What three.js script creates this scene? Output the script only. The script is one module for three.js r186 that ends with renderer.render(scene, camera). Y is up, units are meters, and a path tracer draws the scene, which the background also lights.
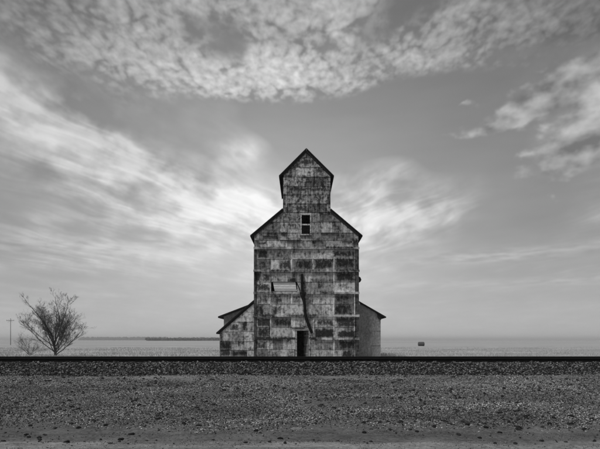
import * as THREE from 'three';
import { mergeGeometries } from 'three/addons/utils/BufferGeometryUtils.js';

// ---------------------------------------------------------------- camera
const scene = new THREE.Scene();
const camera = new THREE.PerspectiveCamera(70.62, 1024 / 1160.1, 0.1, 12000);
camera.position.set(0, 1.65, 0);
camera.lookAt(0, 1.65, -10);
camera.setViewOffset(1024, 1160.1, 0, 0, 1024, 766);      // rising front: level camera, horizon low in the frame
camera.updateProjectionMatrix();
scene.add(camera);
const renderer = new THREE.WebGLRenderer({ antialias: true });
renderer.toneMapping = THREE.LinearToneMapping;
renderer.toneMappingExposure = 1.0;
renderer.shadowMap.enabled = true;

// ---------------------------------------------------------------- sun, veiled by thin cloud
const sun = new THREE.DirectionalLight(new THREE.Color(1, 1, 1), 2.3);
sun.position.set(-42, 95, 11);
sun.target.position.set(0, 0, -25);
sun.castShadow = true;
sun.shadow.radius = 22;
Object.assign(sun.shadow.camera, { left: -60, right: 60, top: 60, bottom: -60, near: 1, far: 300 });
sun.shadow.mapSize.set(2048, 2048);
scene.add(sun, sun.target);

// ---------------------------------------------------------------- noise
function rng(seed) { let s = seed >>> 0; return () => { s = (s + 0x6D2B79F5) >>> 0; let t = s; t = Math.imul(t ^ (t >>> 15), t | 1); t ^= t + Math.imul(t ^ (t >>> 7), t | 61); return ((t ^ (t >>> 14)) >>> 0) / 4294967296; }; }
const PERM = new Uint8Array(512), GX = new Float32Array(256), GY = new Float32Array(256), HV = new Float32Array(256);
{
  const r = rng(7), p = [...Array(256).keys()];
  for (let i = 255; i > 0; i--) { const j = Math.floor(r() * (i + 1)); [p[i], p[j]] = [p[j], p[i]]; }
  for (let i = 0; i < 512; i++) PERM[i] = p[i & 255];
  for (let i = 0; i < 256; i++) { const a = r() * Math.PI * 2; GX[i] = Math.cos(a); GY[i] = Math.sin(a); HV[i] = r(); }
}
function noise(x, y) {                                       // gradient noise, about -0.7 .. 0.7
  const xi = Math.floor(x), yi = Math.floor(y), fx = x - xi, fy = y - yi, X = xi & 255, Y = yi & 255;
  const u = fx * fx * fx * (fx * (fx * 6 - 15) + 10), v = fy * fy * fy * (fy * (fy * 6 - 15) + 10);
  const a = PERM[PERM[X] + Y], b = PERM[PERM[(X + 1) & 255] + Y], c = PERM[PERM[X] + ((Y + 1) & 255)], d = PERM[PERM[(X + 1) & 255] + ((Y + 1) & 255)];
  const n0 = GX[a] * fx + GY[a] * fy, n1 = GX[b] * (fx - 1) + GY[b] * fy, n2 = GX[c] * fx + GY[c] * (fy - 1), n3 = GX[d] * (fx - 1) + GY[d] * (fy - 1);
  const t = n0 + (n1 - n0) * u, w = n2 + (n3 - n2) * u;
  return t + (w - t) * v;
}
function fbm(x, y, o) { let s = 0, a = 1, f = 1; for (let i = 0; i < o; i++) { s += a * noise(x * f + i * 17.3, y * f - i * 9.1); a *= 0.5; f *= 2.03; } return s; }
function worley(x, y) {                                      // distance to the nearest jittered point
  const xi = Math.floor(x), yi = Math.floor(y); let m = 9;
  for (let j = -1; j <= 1; j++) for (let i = -1; i <= 1; i++) {
    const h = PERM[PERM[(xi + i) & 255] + ((yi + j) & 255)], dx = xi + i + HV[h] - x, dy = yi + j + HV[(h * 7 + 13) & 255] - y, d = dx * dx + dy * dy;
    if (d < m) m = d;
  }
  return Math.sqrt(m);
}
const clamp = (v, a = 0, b = 1) => v < a ? a : v > b ? b : v;
const smooth = (a, b, v) => { const t = clamp((v - a) / (b - a)); return t * t * (3 - 2 * t); };
const mix = (a, b, t) => a + (b - a) * t;

// ---------------------------------------------------------------- sky: air, altocumulus, cirrus, low banks (black-and-white photograph: grey light)
// patch of sky: [azimuth from straight ahead (to the right), elevation, half width, half height, tilt, weight], degrees
const patch = (az, el, [a, e, ra, re, rot, w]) => {
  let da = az - a; if (da > 180) da -= 360; if (da < -180) da += 360;
  const c = Math.cos(rot), s = Math.sin(rot), x = (da * c + (el - e) * s) / ra, y = (-da * s + (el - e) * c) / re, q = x * x + y * y;
  return q > 9 ? 0 : w * Math.exp(-q);
};
const ALTO = [[-2, 35, 18, 5, 0, 0.75], [24, 31.6, 12, 3.8, 0, 0.9], [30, 29.5, 8, 2, 0, 0.6], [-22, 33, 13, 3.6, -0.2, 0.7], [-29, 30, 10, 3, -0.3, 0.75], [-10, 28.0, 5, 1.8, -0.1, 0.6], [1, 29.2, 8, 2.6, 0, 0.6], [15, 29.6, 6, 2.4, 0, 0.5], [-21, 28.8, 5, 1.4, -0.4, 0.35], [6, 27.6, 3, 1.0, 0.2, 0.3],
  [13, 25, 9, 3.6, 0.2, -0.9], [-6, 23.4, 6, 2.2, -0.2, -0.8], [-8, 31.5, 2.2, 2.5, 0.6, -0.5], [12, 36, 3, 2, 0.5, -0.4], [30, 34.5, 4, 1.3, 0, -0.35]];
const CIRRUS = [[-33, 24, 9, 2.4, -0.42, 0.8], [-22, 21, 9, 1.9, -0.5, 0.85], [-12, 17, 7, 1.7, -0.42, 0.9], [-5.5, 14.6, 5, 2.2, -0.3, 1.0], [-27, 17.3, 8, 2.0, -0.25, 0.4], [-20, 11, 14, 4, 0, 0.42], [-17, 14.5, 10, 2.4, -0.3, 0.5], [-7, 21, 4, 1.8, 0.3, 0.45],
  [2, 12, 9, 5, 0, 0.35], [13, 14.2, 7.5, 2.6, 0.1, 0.95], [10, 18.6, 5, 2.4, 0.5, 0.5], [3, 15, 5, 3, 0, 0.6], [-31, 13.5, 8, 1.6, 0, -0.2], [23, 14, 7, 4, 0.3, -0.35], [-2, 24, 4, 3, 0, -0.4], [14, 23, 9, 4, 0, -0.6]];
const BANK = [[30, 25.2, 8, 1.6, 0.22, 1.6], [32, 21.2, 6.5, 2.6, 0.5, 1.8], [24.5, 22.6, 4.5, 0.7, 0.25, 0.66], [19.5, 22.0, 3, 0.5, 0.1, 0.5], [31, 17.8, 4, 0.6, 0.1, 0.6]];
const LOW = [[-13.6, 11.7, 1.8, 0.4, 0.1, 1.1], [-16.5, 11.1, 2.2, 0.35, -0.3, 0.95], [-12, 10, 8, 0.6, -0.03, 0.8], [-21, 10, 9, 0.7, -0.05, 0.9], [-30, 9.6, 8, 0.5, 0.1, 0.5], [-22, 13.2, 1.6, 0.3, 0, 0.6], [24, 9.2, 9, 0.6, 0.04, 0.6], [29, 6.2, 8, 0.5, 0, 0.5], [12, 6.4, 8, 0.5, 0, 0.45], [14, 9.4, 7, 0.6, 0.05, 0.4], [-17, 16.2, 1.8, 0.22, 0, 0.6], [10, 16.9, 2.6, 0.25, 0, 0.6]];
const sum = (az, el, list) => { let s = 0; for (const p of list) s += patch(az, el, p); return s; };
function skyAt(az, el) {
  const A = az * Math.PI / 180, E = el * Math.PI / 180, up = Math.sin(E) + 0.035;
  const qx = Math.sin(A) * Math.cos(E) / up, qz = Math.cos(A) * Math.cos(E) / up;           // place on a level cloud sheet
  let da = az + 3; if (da > 180) da -= 360;
  const off = Math.hypot(da * Math.cos(E), el - 16), glow = Math.exp(-off * off / 270);            // thin bright veil ahead
  const air = (0.2 + 0.27 * Math.exp(-Math.pow(Math.max(el, 0) / 19, 1.6))) * mix(1, mix(0.8, 0.66, smooth(24, 34, el)) + 0.58 * glow, smooth(0, 10, el)) + 0.1 * Math.exp(-da * da / 500) * Math.exp(-(el - 8) * (el - 8) / 50);
  let L = air;
  const large = fbm(qx * 0.42 + 3.1, qz * 0.42 - 1.7, 3);
  const ahead = Math.exp(-Math.pow(az / 50, 4));                                            // within the mapped part of the sky the patches set the amount; elsewhere the noise does
  // streaky high cirrus; the streaks turn slowly across the sky
  const wx = qx + 0.16 * fbm(qx * 1.1, qz * 1.1 + 5, 3), wz = qz + 0.16 * fbm(qx * 1.1 + 9, qz * 1.1, 3);
  const strand = (th) => { const c = Math.cos(th), s = Math.sin(th); return fbm((wx * c - wz * s) * 4.6, (wx * s + wz * c) * 1.0, 6); };
  const side = smooth(-0.25, 0.25, qx + 0.3 * large);
  const hair = (th) => { const c = Math.cos(th), s = Math.sin(th); return fbm((wx * c - wz * s) * 13, (wx * s + wz * c) * 2.6 + 60, 4); };
  const fine = mix(hair(0.5), hair(-0.34), side);
  const streak = mix(strand(0.43), strand(-0.28), side) * 0.4 + fbm(qx * 1.8 + 40, qz * 1.1, 6) * 0.65 + fine * 0.1 + fbm(az * 0.3 + 70, el * 0.4, 6) * 0.42;
  const ci = clamp(sum(az, el, CIRRUS) * ahead + (1 - ahead) * (0.35 + 0.8 * large) * smooth(4, 14, el) * (1 - 0.4 * smooth(28, 50, el)) + 0.08);
  let a = clamp(ci * (0.78 + streak * 1.6), 0, 0.97);
  L = mix(L, clamp(0.56 + 0.36 * Math.exp(-off * off / 230) + 0.2 * streak + 0.13 * fine, 0.3, 1), a * 0.93);
  // altocumulus field: broken puffs
  const ux = qx * 24 + 1.2 * fbm(qx * 8, qz * 7, 3), uz = qz * 17 + 1.2 * fbm(qx * 8 + 31, qz * 7, 3);
  const am = clamp(smooth(26, 34, el + 4 * large) * (0.2 + 0.35 * (1 - ahead) + 0.8 * fbm(qx * 1.7 + 8, qz * 1.7, 3)) + ahead * sum(az, el, ALTO) * clamp(0.95 + 1.3 * fbm(qx * 3.0 + 14, qz * 2.4 + 9, 4), 0.08, 1.5));
  if (am > 0.01) {
    const w1 = worley(ux, uz), w2 = worley(ux * 1.9 + 3, uz * 1.9 + 1), w3 = worley(ux * 0.4 + 3, uz * 0.4 + 1), tuft = fbm(qx * 34, qz * 25, 5), gaps = fbm(qx * 4.5 + 2, qz * 4, 4);
    const puff = (1 - w1 * w1 * 1.2) * 0.5 + (1 - w2) * 0.16 + (1 - w3 * w3) * 0.2 + tuft * 0.55 + gaps * 0.42;
    const dens = smooth(0.46 - am * 0.95, 1.1 - am * 0.72, puff);
    const cell = 1 - w1 * w1 * 1.25, lit = (0.27 + 0.2 * cell + 0.1 * (1 - w2) + 0.2 * tuft + 0.3 * gaps * 0.5 + 0.14 * fbm(qx * 2.3, qz * 2.3 + 4, 4)) * (0.12 + 1.34 * Math.exp(-off * off / 600));
    L = mix(L, lit, dens * smooth(0.04, 0.75, am) * 0.92);
  }
  // low lumpy banks
  const bm = ahead * sum(az, el, BANK) + (1 - ahead) * 1.15 * smooth(0.12, 0.5, large) * smooth(12, 16, el) * (1 - smooth(24, 32, el));
  if (bm > 0.03) {
    const lean = 0.6 * fbm(az * 0.5, el * 0.7, 3);
    const lump = fbm(az * 0.3 + 5, el * 0.5, 6) + 0.26 * (0.55 - worley(az * 0.5 + lean, el * 0.8)) + 0.1 * (0.5 - worley(az * 1.3, el * 1.9));
    const d = smooth(0.4, 0.9, bm + lump * 0.62), sh = fbm(az * 0.28 + 1.5, el * 0.5 + 0.8, 5);
    L = mix(L, clamp(0.34 + 0.26 * sh + 0.2 * lump, 0.17, 0.58), d * 0.9);
  }
  // thin level streaks near the horizon
  const lm = ahead * sum(az, el, LOW) + (1 - ahead) * 0.5 * smooth(0.1, 0.5, noise(az * 0.07, el * 0.5)) * (1 - smooth(9, 14, el));
  if (lm > 0.02) L = mix(L, 0.66, clamp(lm * (0.65 + 1.5 * fbm(az * 0.35, el * 2.2, 5))) * 0.6);
  // veil haze
  L *= 1 + 0.10 * fbm(qx * 0.9 + 20, qz * 0.9, 4) * smooth(2, 12, el);
  return L * (1 + 0.05 * fbm(az * 0.12, el * 0.5, 3));
}
const SKY_W = 4096, SKY_H = 2048, skyData = new Float32Array(SKY_W * SKY_H * 4);
for (let j = 0; j < SKY_H; j++) {
  const el = ((j + 0.5) / SKY_H - 0.5) * 180;
  const step = el < 0 ? 0 : el > 55 ? 8 : 1;
  for (let i = 0; i < SKY_W; i++) {
    const k = (j * SKY_W + i) * 4;
    let v = 0.2;
    if (el >= 0) {
      const az = ((i + 0.5) / SKY_W) * 360 - 90, a2 = az > 180 ? az - 360 : az;
      if ((step > 1 && i % step) || (Math.abs(a2) > 60 && i % 3)) v = skyData[k - 4];
      else v = skyAt(a2, el);
    }
    skyData[k] = skyData[k + 1] = skyData[k + 2] = v; skyData[k + 3] = 1;
  }
}
const sky = new THREE.DataTexture(skyData, SKY_W, SKY_H, THREE.RGBAFormat, THREE.FloatType);
sky.mapping = THREE.EquirectangularReflectionMapping; sky.minFilter = sky.magFilter = THREE.LinearFilter; sky.needsUpdate = true;
scene.background = sky; scene.environment = sky;

// ---------------------------------------------------------------- helpers
const grey = (v) => new THREE.Color().setRGB(v, v, v);
const taken = new Map();
function numbered(name) { const n = taken.get(name) ?? 0; taken.set(name, n + 1); return n ? name + '_' + String(n).padStart(3, '0') : name; }
function shade(o) { o.castShadow = true; o.receiveShadow = true; return o; }
function mesh(name, geometry, material, parent) { const m = shade(new THREE.Mesh(geometry, material)); m.name = name; parent?.add(m); return m; }
function top(o, name, data) { o.name = numbered(name); Object.assign(o.userData, data); scene.add(o); return o; }
function thing(name, label, category, [x, y, z], group) { const g = new THREE.Group(); g.position.set(x, y, z); return top(g, name, { label, category, ...(group ? { group } : {}) }); }
function tex(w, h, fn, srgb = true, repeat = true) {          // fn(u, v) -> linear grey, u and v 0..1
  const d = new Uint8Array(w * h * 4);
  for (let j = 0; j < h; j++) for (let i = 0; i < w; i++) {
    let v = clamp(fn((i + 0.5) / w, (j + 0.5) / h));
    if (srgb) v = v <= 0.0031308 ? v * 12.92 : 1.055 * Math.pow(v, 1 / 2.4) - 0.055;
    const k = (j * w + i) * 4; d[k] = d[k + 1] = d[k + 2] = Math.round(v * 255); d[k + 3] = 255;
  }
  const t = new THREE.DataTexture(d, w, h, THREE.RGBAFormat);
  if (srgb) t.colorSpace = THREE.SRGBColorSpace;
  if (repeat) t.wrapS = t.wrapT = THREE.RepeatWrapping;
  t.magFilter = THREE.LinearFilter; t.minFilter = THREE.LinearMipmapLinearFilter; t.generateMipmaps = true; t.needsUpdate = true;
  return t;
}
// noise that repeats over 0..1 with n cells (n a whole number below 256)
function tnoise(u, v, n) {
  const x = u * n, y = v * n, xi = Math.floor(x), yi = Math.floor(y), fx = x - xi, fy = y - yi, w = (a) => ((a % n) + n) % n;
  const s = fx * fx * (3 - 2 * fx), t = fy * fy * (3 - 2 * fy), h = (i, j) => HV[PERM[PERM[w(i)] + w(j)]];
  return mix(mix(h(xi, yi), h(xi + 1, yi), s), mix(h(xi, yi + 1), h(xi + 1, yi + 1), s), t);
}
const tfbm = (u, v, n, o) => { let s = 0, a = 0.5, q = 0; for (let i = 0; i < o; i++) { s += a * tnoise(u, v, Math.min(n, 250)); q += a; a *= 0.55; n *= 2; } return s / q; };
const mat = (v, roughness = 0.9, extra = {}) => new THREE.MeshPhysicalMaterial({ color: grey(v), roughness, metalness: 0, specularIntensity: 0.2, ...extra });   // rust, tar, dust: dull
function box(w, h, d, x = 0, y = 0, z = 0) { const g = new THREE.BoxGeometry(w, h, d); g.translate(x, y, z); return g; }
function profile(points, v) { for (let i = 1; i < points.length; i++) if (v <= points[i][0]) { const [a, b] = points[i - 1], [c, e] = points[i]; return mix(b, e, clamp((v - a) / (c - a))); } return points.at(-1)[1]; }

// ---------------------------------------------------------------- ground: dirt lane, gravel bank up to the track, level field behind
const BANK_PROFILE = [[-60, 0], [8.55, 0], [9.0, 0.06], [10.6, 0.21], [12.2, 0.4], [14.3, 0.6], [17.5, 0.6], [19.5, 0.35], [24, 0]];
function groundHeight(x, d) {
  let h = profile(BANK_PROFILE, d);
  const near = 1 - smooth(14, 22, d), lane = 1 - smooth(8.2, 9.2, d + 0.25 * noise(x * 0.5, 3));
  h += near * (0.035 * fbm(x * 0.35, d * 0.6, 3) * (1 - lane) + 0.014 * fbm(x * 1.7 + 3, d * 2.6, 3));
  h -= lane * 0.035 * Math.exp(-Math.pow((d - 8.05 - 0.12 * noise(x * 0.3, 1)) / 0.16, 2));                     // wheel ruts along the lane
  h -= lane * 0.03 * Math.exp(-Math.pow((d - 6.4 - 0.12 * noise(x * 0.3, 6)) / 0.18, 2));
  h += lane * 0.012 * fbm(x * 0.5, d * 5, 3);
  return h;
}
function sheet(xs, ds, height, uvScale = 1) {
  const P = [], U = [], I = [];
  for (const d of ds) for (const x of xs) { P.push(x, height(x, d), -d); U.push(x * uvScale, d * uvScale); }
  const n = xs.length;
  for (let j = 0; j < ds.length - 1; j++) for (let i = 0; i < n - 1; i++) { const a = j * n + i; I.push(a, a + 1, a + n, a + 1, a + n + 1, a + n); }
  const g = new THREE.BufferGeometry();
  g.setAttribute('position', new THREE.Float32BufferAttribute(P, 3)); g.setAttribute('uv', new THREE.Float32BufferAttribute(U, 2)); g.setIndex(I); g.computeVertexNormals();
  return g;
}
const range = (a, b, s) => { const r = []; for (let v = a; v < b - 1e-6; v += s) r.push(v); r.push(b); return r; };
const nearX = [-1500, -500, -200, -90, -45, ...range(-26, 26, 0.16), 45, 90, 200, 500, 1500];
const dirtMap = tex(1024, 1024, (u, v) => {
  const big = tfbm(u, v, 3, 4), mid = tfbm(u + 0.3, v, 18, 4), grit = tfbm(u, v + 0.6, 120, 2), pebble = tnoise(u, v, 200);
  return 0.058 + 0.125 * clamp(0.25 * (big - 0.5) * 2.2 + 0.55 * mid + 0.35 * (grit - 0.5) * 2 + 0.15) + (pebble > 0.9 ? 0.05 : 0) - (pebble < 0.1 ? 0.02 : 0);
});
const dirtBump = tex(1024, 1024, (u, v) => 0.5 * tfbm(u, v, 40, 3) + 0.5 * tfbm(u, v + 0.6, 120, 2), false);
dirtMap.repeat.set(1 / 5.3, 1 / 5.3); dirtBump.repeat.set(1 / 5.3, 1 / 5.3);
function soil(x, d) {                                          // dusty lane, damp foot of the bank, pale fines washed out below the ballast
  const e = d + 0.35 * fbm(x * 0.45, d * 0.8, 4), n = fbm(x * 0.6 + 9, d * 1.7, 4), streak = fbm(x * 0.35, d * 6.5, 4);
  const lane = (1 - smooth(7.6, 8.1, e)) * (1 + 1.3 * streak), damp = smooth(7.9, 8.3, e) * (1 - smooth(8.7, 9.3, e)), fines = smooth(11.9, 12.9, e) * smooth(-0.35, 0.3, n);
  return 1.0 + 0.75 * lane - 0.1 * damp + 0.5 * fines + 0.25 * n + 0.25 * streak * damp;
}
function tint(g, fn) { const p = g.attributes.position, c = new Float32Array(p.count * 3); for (let i = 0; i < p.count; i++) { const v = clamp(fn(p.getX(i), -p.getZ(i)), 0.3, 2); c[i * 3] = c[i * 3 + 1] = c[i * 3 + 2] = v; } g.setAttribute('color', new THREE.BufferAttribute(c, 3)); return g; }
const ground = mesh('ground', tint(sheet(nearX, [-400, -60, -10, -2, ...range(2, 5.8, 0.4), ...range(6, 14.4, 0.12), ...range(15, 18, 1)], groundHeight), soil), mat(1, 0.95, { map: dirtMap, bumpMap: dirtBump, bumpScale: 0.02, vertexColors: true }));
top(ground, 'ground', { kind: 'structure' });

const fieldMap = tex(1024, 1024, (u, v) => {
  const a = tfbm(u, v, 5, 4), b = tfbm(u + 0.4, v, 30, 3), c = tfbm(u, v + 0.2, 110, 2);
  return 0.37 + 0.22 * (a - 0.5) + 0.16 * (b - 0.5) + 0.18 * (c - 0.5);
});
fieldMap.repeat.set(1 / 31, 1 / 31);
const stripeMap = tex(512, 1024, (u, v) => 0.38 + 0.16 * (tfbm(u, v, 4, 3) - 0.5) + 0.12 * (tnoise(0.3, v, 90) - 0.5) + 0.1 * (tnoise(u * 0.5, v, 40) - 0.5));
stripeMap.repeat.set(1 / 900, 1 / 460);
const fx1 = [-5000, -2500, -1000, -400, ...range(-150, 150, 3), 400, 1000, 2500, 5000];
const meadow = mesh('field', sheet(fx1, [18, 19.5, ...range(21, 130, 1.5)], (x, d) => profile([[18, 0.56], [19.5, 0.35], [24, 0], [9e9, 0]], d) + 0.06 * fbm(x * 0.13, d * 0.2, 3) * smooth(20, 26, d) - 0.03), mat(1, 1, { map: fieldMap, bumpMap: fieldMap, bumpScale: 0.12 }));
top(meadow, 'field', { kind: 'structure' });
const plain = mesh('plain', sheet([-9000, -3000, -1000, -300, 0, 300, 1000, 3000, 9000], [130, 200, 320, 500, 800, 1500, 3000, 6000, 9500], (x, d) => -0.02), mat(1, 1, { map: stripeMap }));
top(plain, 'plain', { kind: 'structure' });

// ---------------------------------------------------------------- stones
const stoneShapes = [0, 1, 2, 3].map((k) => {
  const r = rng(50 + k), g = new THREE.IcosahedronGeometry(1, 0), p = g.attributes.position, memo = new Map();
  for (let i = 0; i < p.count; i++) {
    const key = [p.getX(i), p.getY(i), p.getZ(i)].map((v) => v.toFixed(3)).join();
    if (!memo.has(key)) memo.set(key, 0.7 + 0.55 * r());
    const s = memo.get(key); p.setXYZ(i, p.getX(i) * s, p.getY(i) * s * 0.72, p.getZ(i) * s);
  }
  g.deleteAttribute('uv'); g.computeVertexNormals(); return g;
});
const stoneMat = new THREE.MeshPhysicalMaterial({ color: 0xffffff, roughness: 0.92, specularIntensity: 0.3 });
const M4 = new THREE.Matrix4(), Q = new THREE.Quaternion(), EU = new THREE.Euler(), V3 = new THREE.Vector3(), S3 = new THREE.Vector3();
function scatter(name, label, category, places, shapes = stoneShapes, material = stoneMat) {       // places: [x, y, z, size, tone, tilt, yaw, stretch]
  const g = new THREE.Group();
  shapes.forEach((shape, k) => {
    const mine = places.filter((_, i) => i % shapes.length === k), im = shade(new THREE.InstancedMesh(shape, material, mine.length));
    im.name = category.replace(' ', '_'); im.userData.kind = 'stuff';
    mine.forEach(([x, y, z, s, t, tilt, yaw, st], i) => {
      Q.setFromEuler(EU.set(tilt, yaw, tilt * 0.7)); im.setMatrixAt(i, M4.compose(V3.set(x, y, z), Q, S3.set(s * (st ?? 1), s, s))); im.setColorAt(i, grey(t));
    });
    g.add(im);
  });
  return top(g, name, { label, category, kind: 'stuff' });
}
// ballast bed under the stones
const BED = [[14.15, 0.52], [14.3, 0.6], [14.75, 0.785], [15.1, 0.915], [15.35, 0.88], [15.6, 0.81], [17.7, 0.82], [18.15, 0.87], [18.6, 0.7], [19.3, 0.3]];
const TIE_STEP = 0.51, tieAt = (x) => Math.abs(((x / TIE_STEP) % 1 + 1.5) % 1 - 0.5);       // 0 at a tie's middle, 0.5 between two ties
const bedHeight = (x, d) => profile(BED, d) + 0.03 * fbm(x * 0.8, d * 2, 3) * smooth(14.2, 14.6, d) * (1 - smooth(15.2, 15.5, d));
const bed = mesh('ballast_bed', sheet([-1500, -300, -80, ...range(-30, 30, 0.25), 80, 300, 1500], [14.15, 14.3, 14.5, 14.75, 14.95, 15.12, 15.35, 15.6, 16.7, 17.7, 18.15, 18.6, 19.3], bedHeight), mat(0.025, 1, { bumpMap: dirtBump, bumpScale: 0.03 }));
top(bed, 'ballast_bed', { kind: 'structure' });
{
  const r = rng(11), list = [];
  const put = (n, d0, d1, w, lift) => { for (let i = 0; i < n; i++) {
    const x = (r() * 2 - 1) * w, d = mix(d0, d1, r()), s = 0.016 + 0.02 * Math.pow(r(), 1.4), crib = d > 15.2 && d < 18;
    if (crib && tieAt(x) < 0.21 && d > 15.38) continue;
    const heap = crib ? 0.045 * smooth(0.2, 0.42, tieAt(x)) * (1 - smooth(15.55, 15.75, d)) : 0;
    list.push([x, bedHeight(x, d) + heap + s * lift * (r() * 1.2 - 0.1), -d, s, 0.02 + 0.26 * Math.pow(r(), 2.8), (r() - 0.5) * 2.4, r() * 6.3]);
  } };
  put(26000, 14.12, 15.2, 15, 0.9); put(12000, 15.05, 15.75, 15, 1.0); put(9000, 15.75, 18.2, 13, 0.7);
  scatter('track_ballast', 'dark crushed stone heaped along the near side of the rails', 'ballast', list);
}
{
  const r = rng(12), list = [];
  for (let i = 0; i < 300000; i++) {
    const d = mix(8.3, 14.35, Math.pow(r(), 0.8)), x = (r() * 2 - 1) * (d * 0.625 + 2.2), c = fbm(x * 0.55, d * 0.9, 3);
    const keep = smooth(8.45, 9.4, d + 0.5 * noise(x * 0.6, d)) * (0.62 + 0.9 * c + 0.25 * (1 - smooth(9.5, 11, d)) - 0.12 * smooth(12, 13.2, d));
    if (r() > keep) continue;
    const s = 0.0055 + 0.0145 * Math.pow(r(), 2.8);
    list.push([x, groundHeight(x, d) + s * 0.3, -d, s, r() < 0.34 ? 0.01 + 0.02 * r() : (0.1 + 0.4 * Math.pow(r(), 2.6)) * (1 + 0.9 * fbm(x * 0.4 + 5, d * 1.1, 3)), (r() - 0.5) * 1.6, r() * 6.3]);
  }
  for (let i = 0; i < 32000; i++) { const d = mix(5.5, 8.6, r()), x = (r() * 2 - 1) * 8, s = 0.004 + 0.008 * Math.pow(r(), 3); if (r() > 0.5 + 1.1 * fbm(x * 0.6, d * 3, 3)) continue; list.push([x, groundHeight(x, d) + s * 0.2, -d, s, r() < 0.35 ? 0.025 : 0.07 + 0.22 * Math.pow(r(), 3), (r() - 0.5), r() * 6.3]); }
  scatter('loose_gravel', 'loose grey gravel spread over the bank below the ballast', 'gravel', list);
}
// small dark crumbs of earth, far too many to count
{
  const r = rng(13), list = [];
  for (let i = 0; i < 2600; i++) {
    const d = mix(7.6, 14, r()), x = (r() * 2 - 1) * (d * 0.625 + 1.5), s = 0.014 + 0.034 * Math.pow(r(), 3);
    if ((noise(x * 0.5 + 4, d * 0.8) < -0.05 && r() > 0.25) || (d < 9 && r() > 0.4)) continue;
    list.push([x, groundHeight(x, d) + s * 0.25, -d, s, 0.016 + 0.02 * r(), (r() - 0.5) * 0.5, r() * 6.3, 1 + r()]);
  }
  scatter('earth_crumbs', 'small dark crumbs of earth strewn among the gravel', 'earth crumbs', list);
}
// the dark clods that stand out
const clodShape = (seed) => {
  const r = rng(seed), g = new THREE.IcosahedronGeometry(1, 2), p = g.attributes.position, ox = r() * 50;
  for (let i = 0; i < p.count; i++) {
    const x = p.getX(i), y = p.getY(i), z = p.getZ(i), s = 1 + 0.5 * fbm(x * 1.6 + ox, z * 1.6 + y * 2.2, 3);
    p.setXYZ(i, x * s * 1.25, Math.max(-0.25, y * s * 0.62), z * s);
  }
  g.computeVertexNormals(); return g;
};
const clodShapes = [3, 4, 5, 6].map(clodShape), clodMat = mat(0.022, 1, { bumpMap: dirtBump, bumpScale: 0.02 });
[[5.42, 9.6, 0.105], [3.41, 8.81, 0.09], [4.02, 8.81, 0.095], [3.55, 8.52, 0.07], [2.1, 8.61, 0.075], [2.83, 9.23, 0.05], [3.06, 8.17, 0.06], [3.14, 8.98, 0.09], [4.88, 10.79, 0.08], [5.56, 10.07, 0.06],
  [-5.26, 9.83, 0.075], [-5.28, 10.98, 0.09], [-4.76, 8.34, 0.06], [-4.44, 8.17, 0.07], [-4.06, 8.81, 0.085], [-3.02, 8.09, 0.08], [-5.02, 8.93, 0.075], [-3.63, 8.98, 0.08], [-1.91, 12.07, 0.09], [-2.94, 10.79, 0.065],
  [-3.29, 10.83, 0.06], [-3.37, 11.39, 0.055], [3.76, 11.29, 0.075], [3.71, 11.5, 0.065], [4.68, 10.79, 0.065], [4.09, 9.91, 0.06], [2.72, 12.0, 0.07], [0.36, 11.39, 0.055], [-0.34, 8.17, 0.075], [1.14, 8.52, 0.085], [1.21, 9.1, 0.075], [-0.79, 8.61, 0.08]]
  .forEach(([x, d, s], i) => {
    const m = shade(new THREE.Mesh(clodShapes[i % 4], clodMat));
    m.position.set(x, groundHeight(x, d) + s * 0.1, -d); m.rotation.y = i * 1.9; m.scale.set(s * 0.48, s * 0.46, s * 0.48);
    const where = (x < -1.6 ? 'left' : x > 1.6 ? 'right' : 'centre'), low = d < 8.95;
    top(m, 'earth_clod', { label: low ? `dark clod of earth lying along the lane edge at ${where} foreground` : `dark clod of earth lying up on the gravel bank at ${where}`, category: 'clod', group: `dark clods ${low ? 'along the lane' : 'on the bank'}, ${where}` });
  });
{
  const g = clodShape(9), m = shade(new THREE.Mesh(g, mat(0.2, 0.95, { bumpMap: dirtBump, bumpScale: 0.02 })));
  m.position.set(-0.07, groundHeight(-0.07, 8.76) - 0.01, -8.76); m.scale.set(0.085, 0.06, 0.07);
  top(m, 'pale_rock', { label: 'pale flat rock at the foot of the gravel bank below the tower', category: 'rock' });
}
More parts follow.
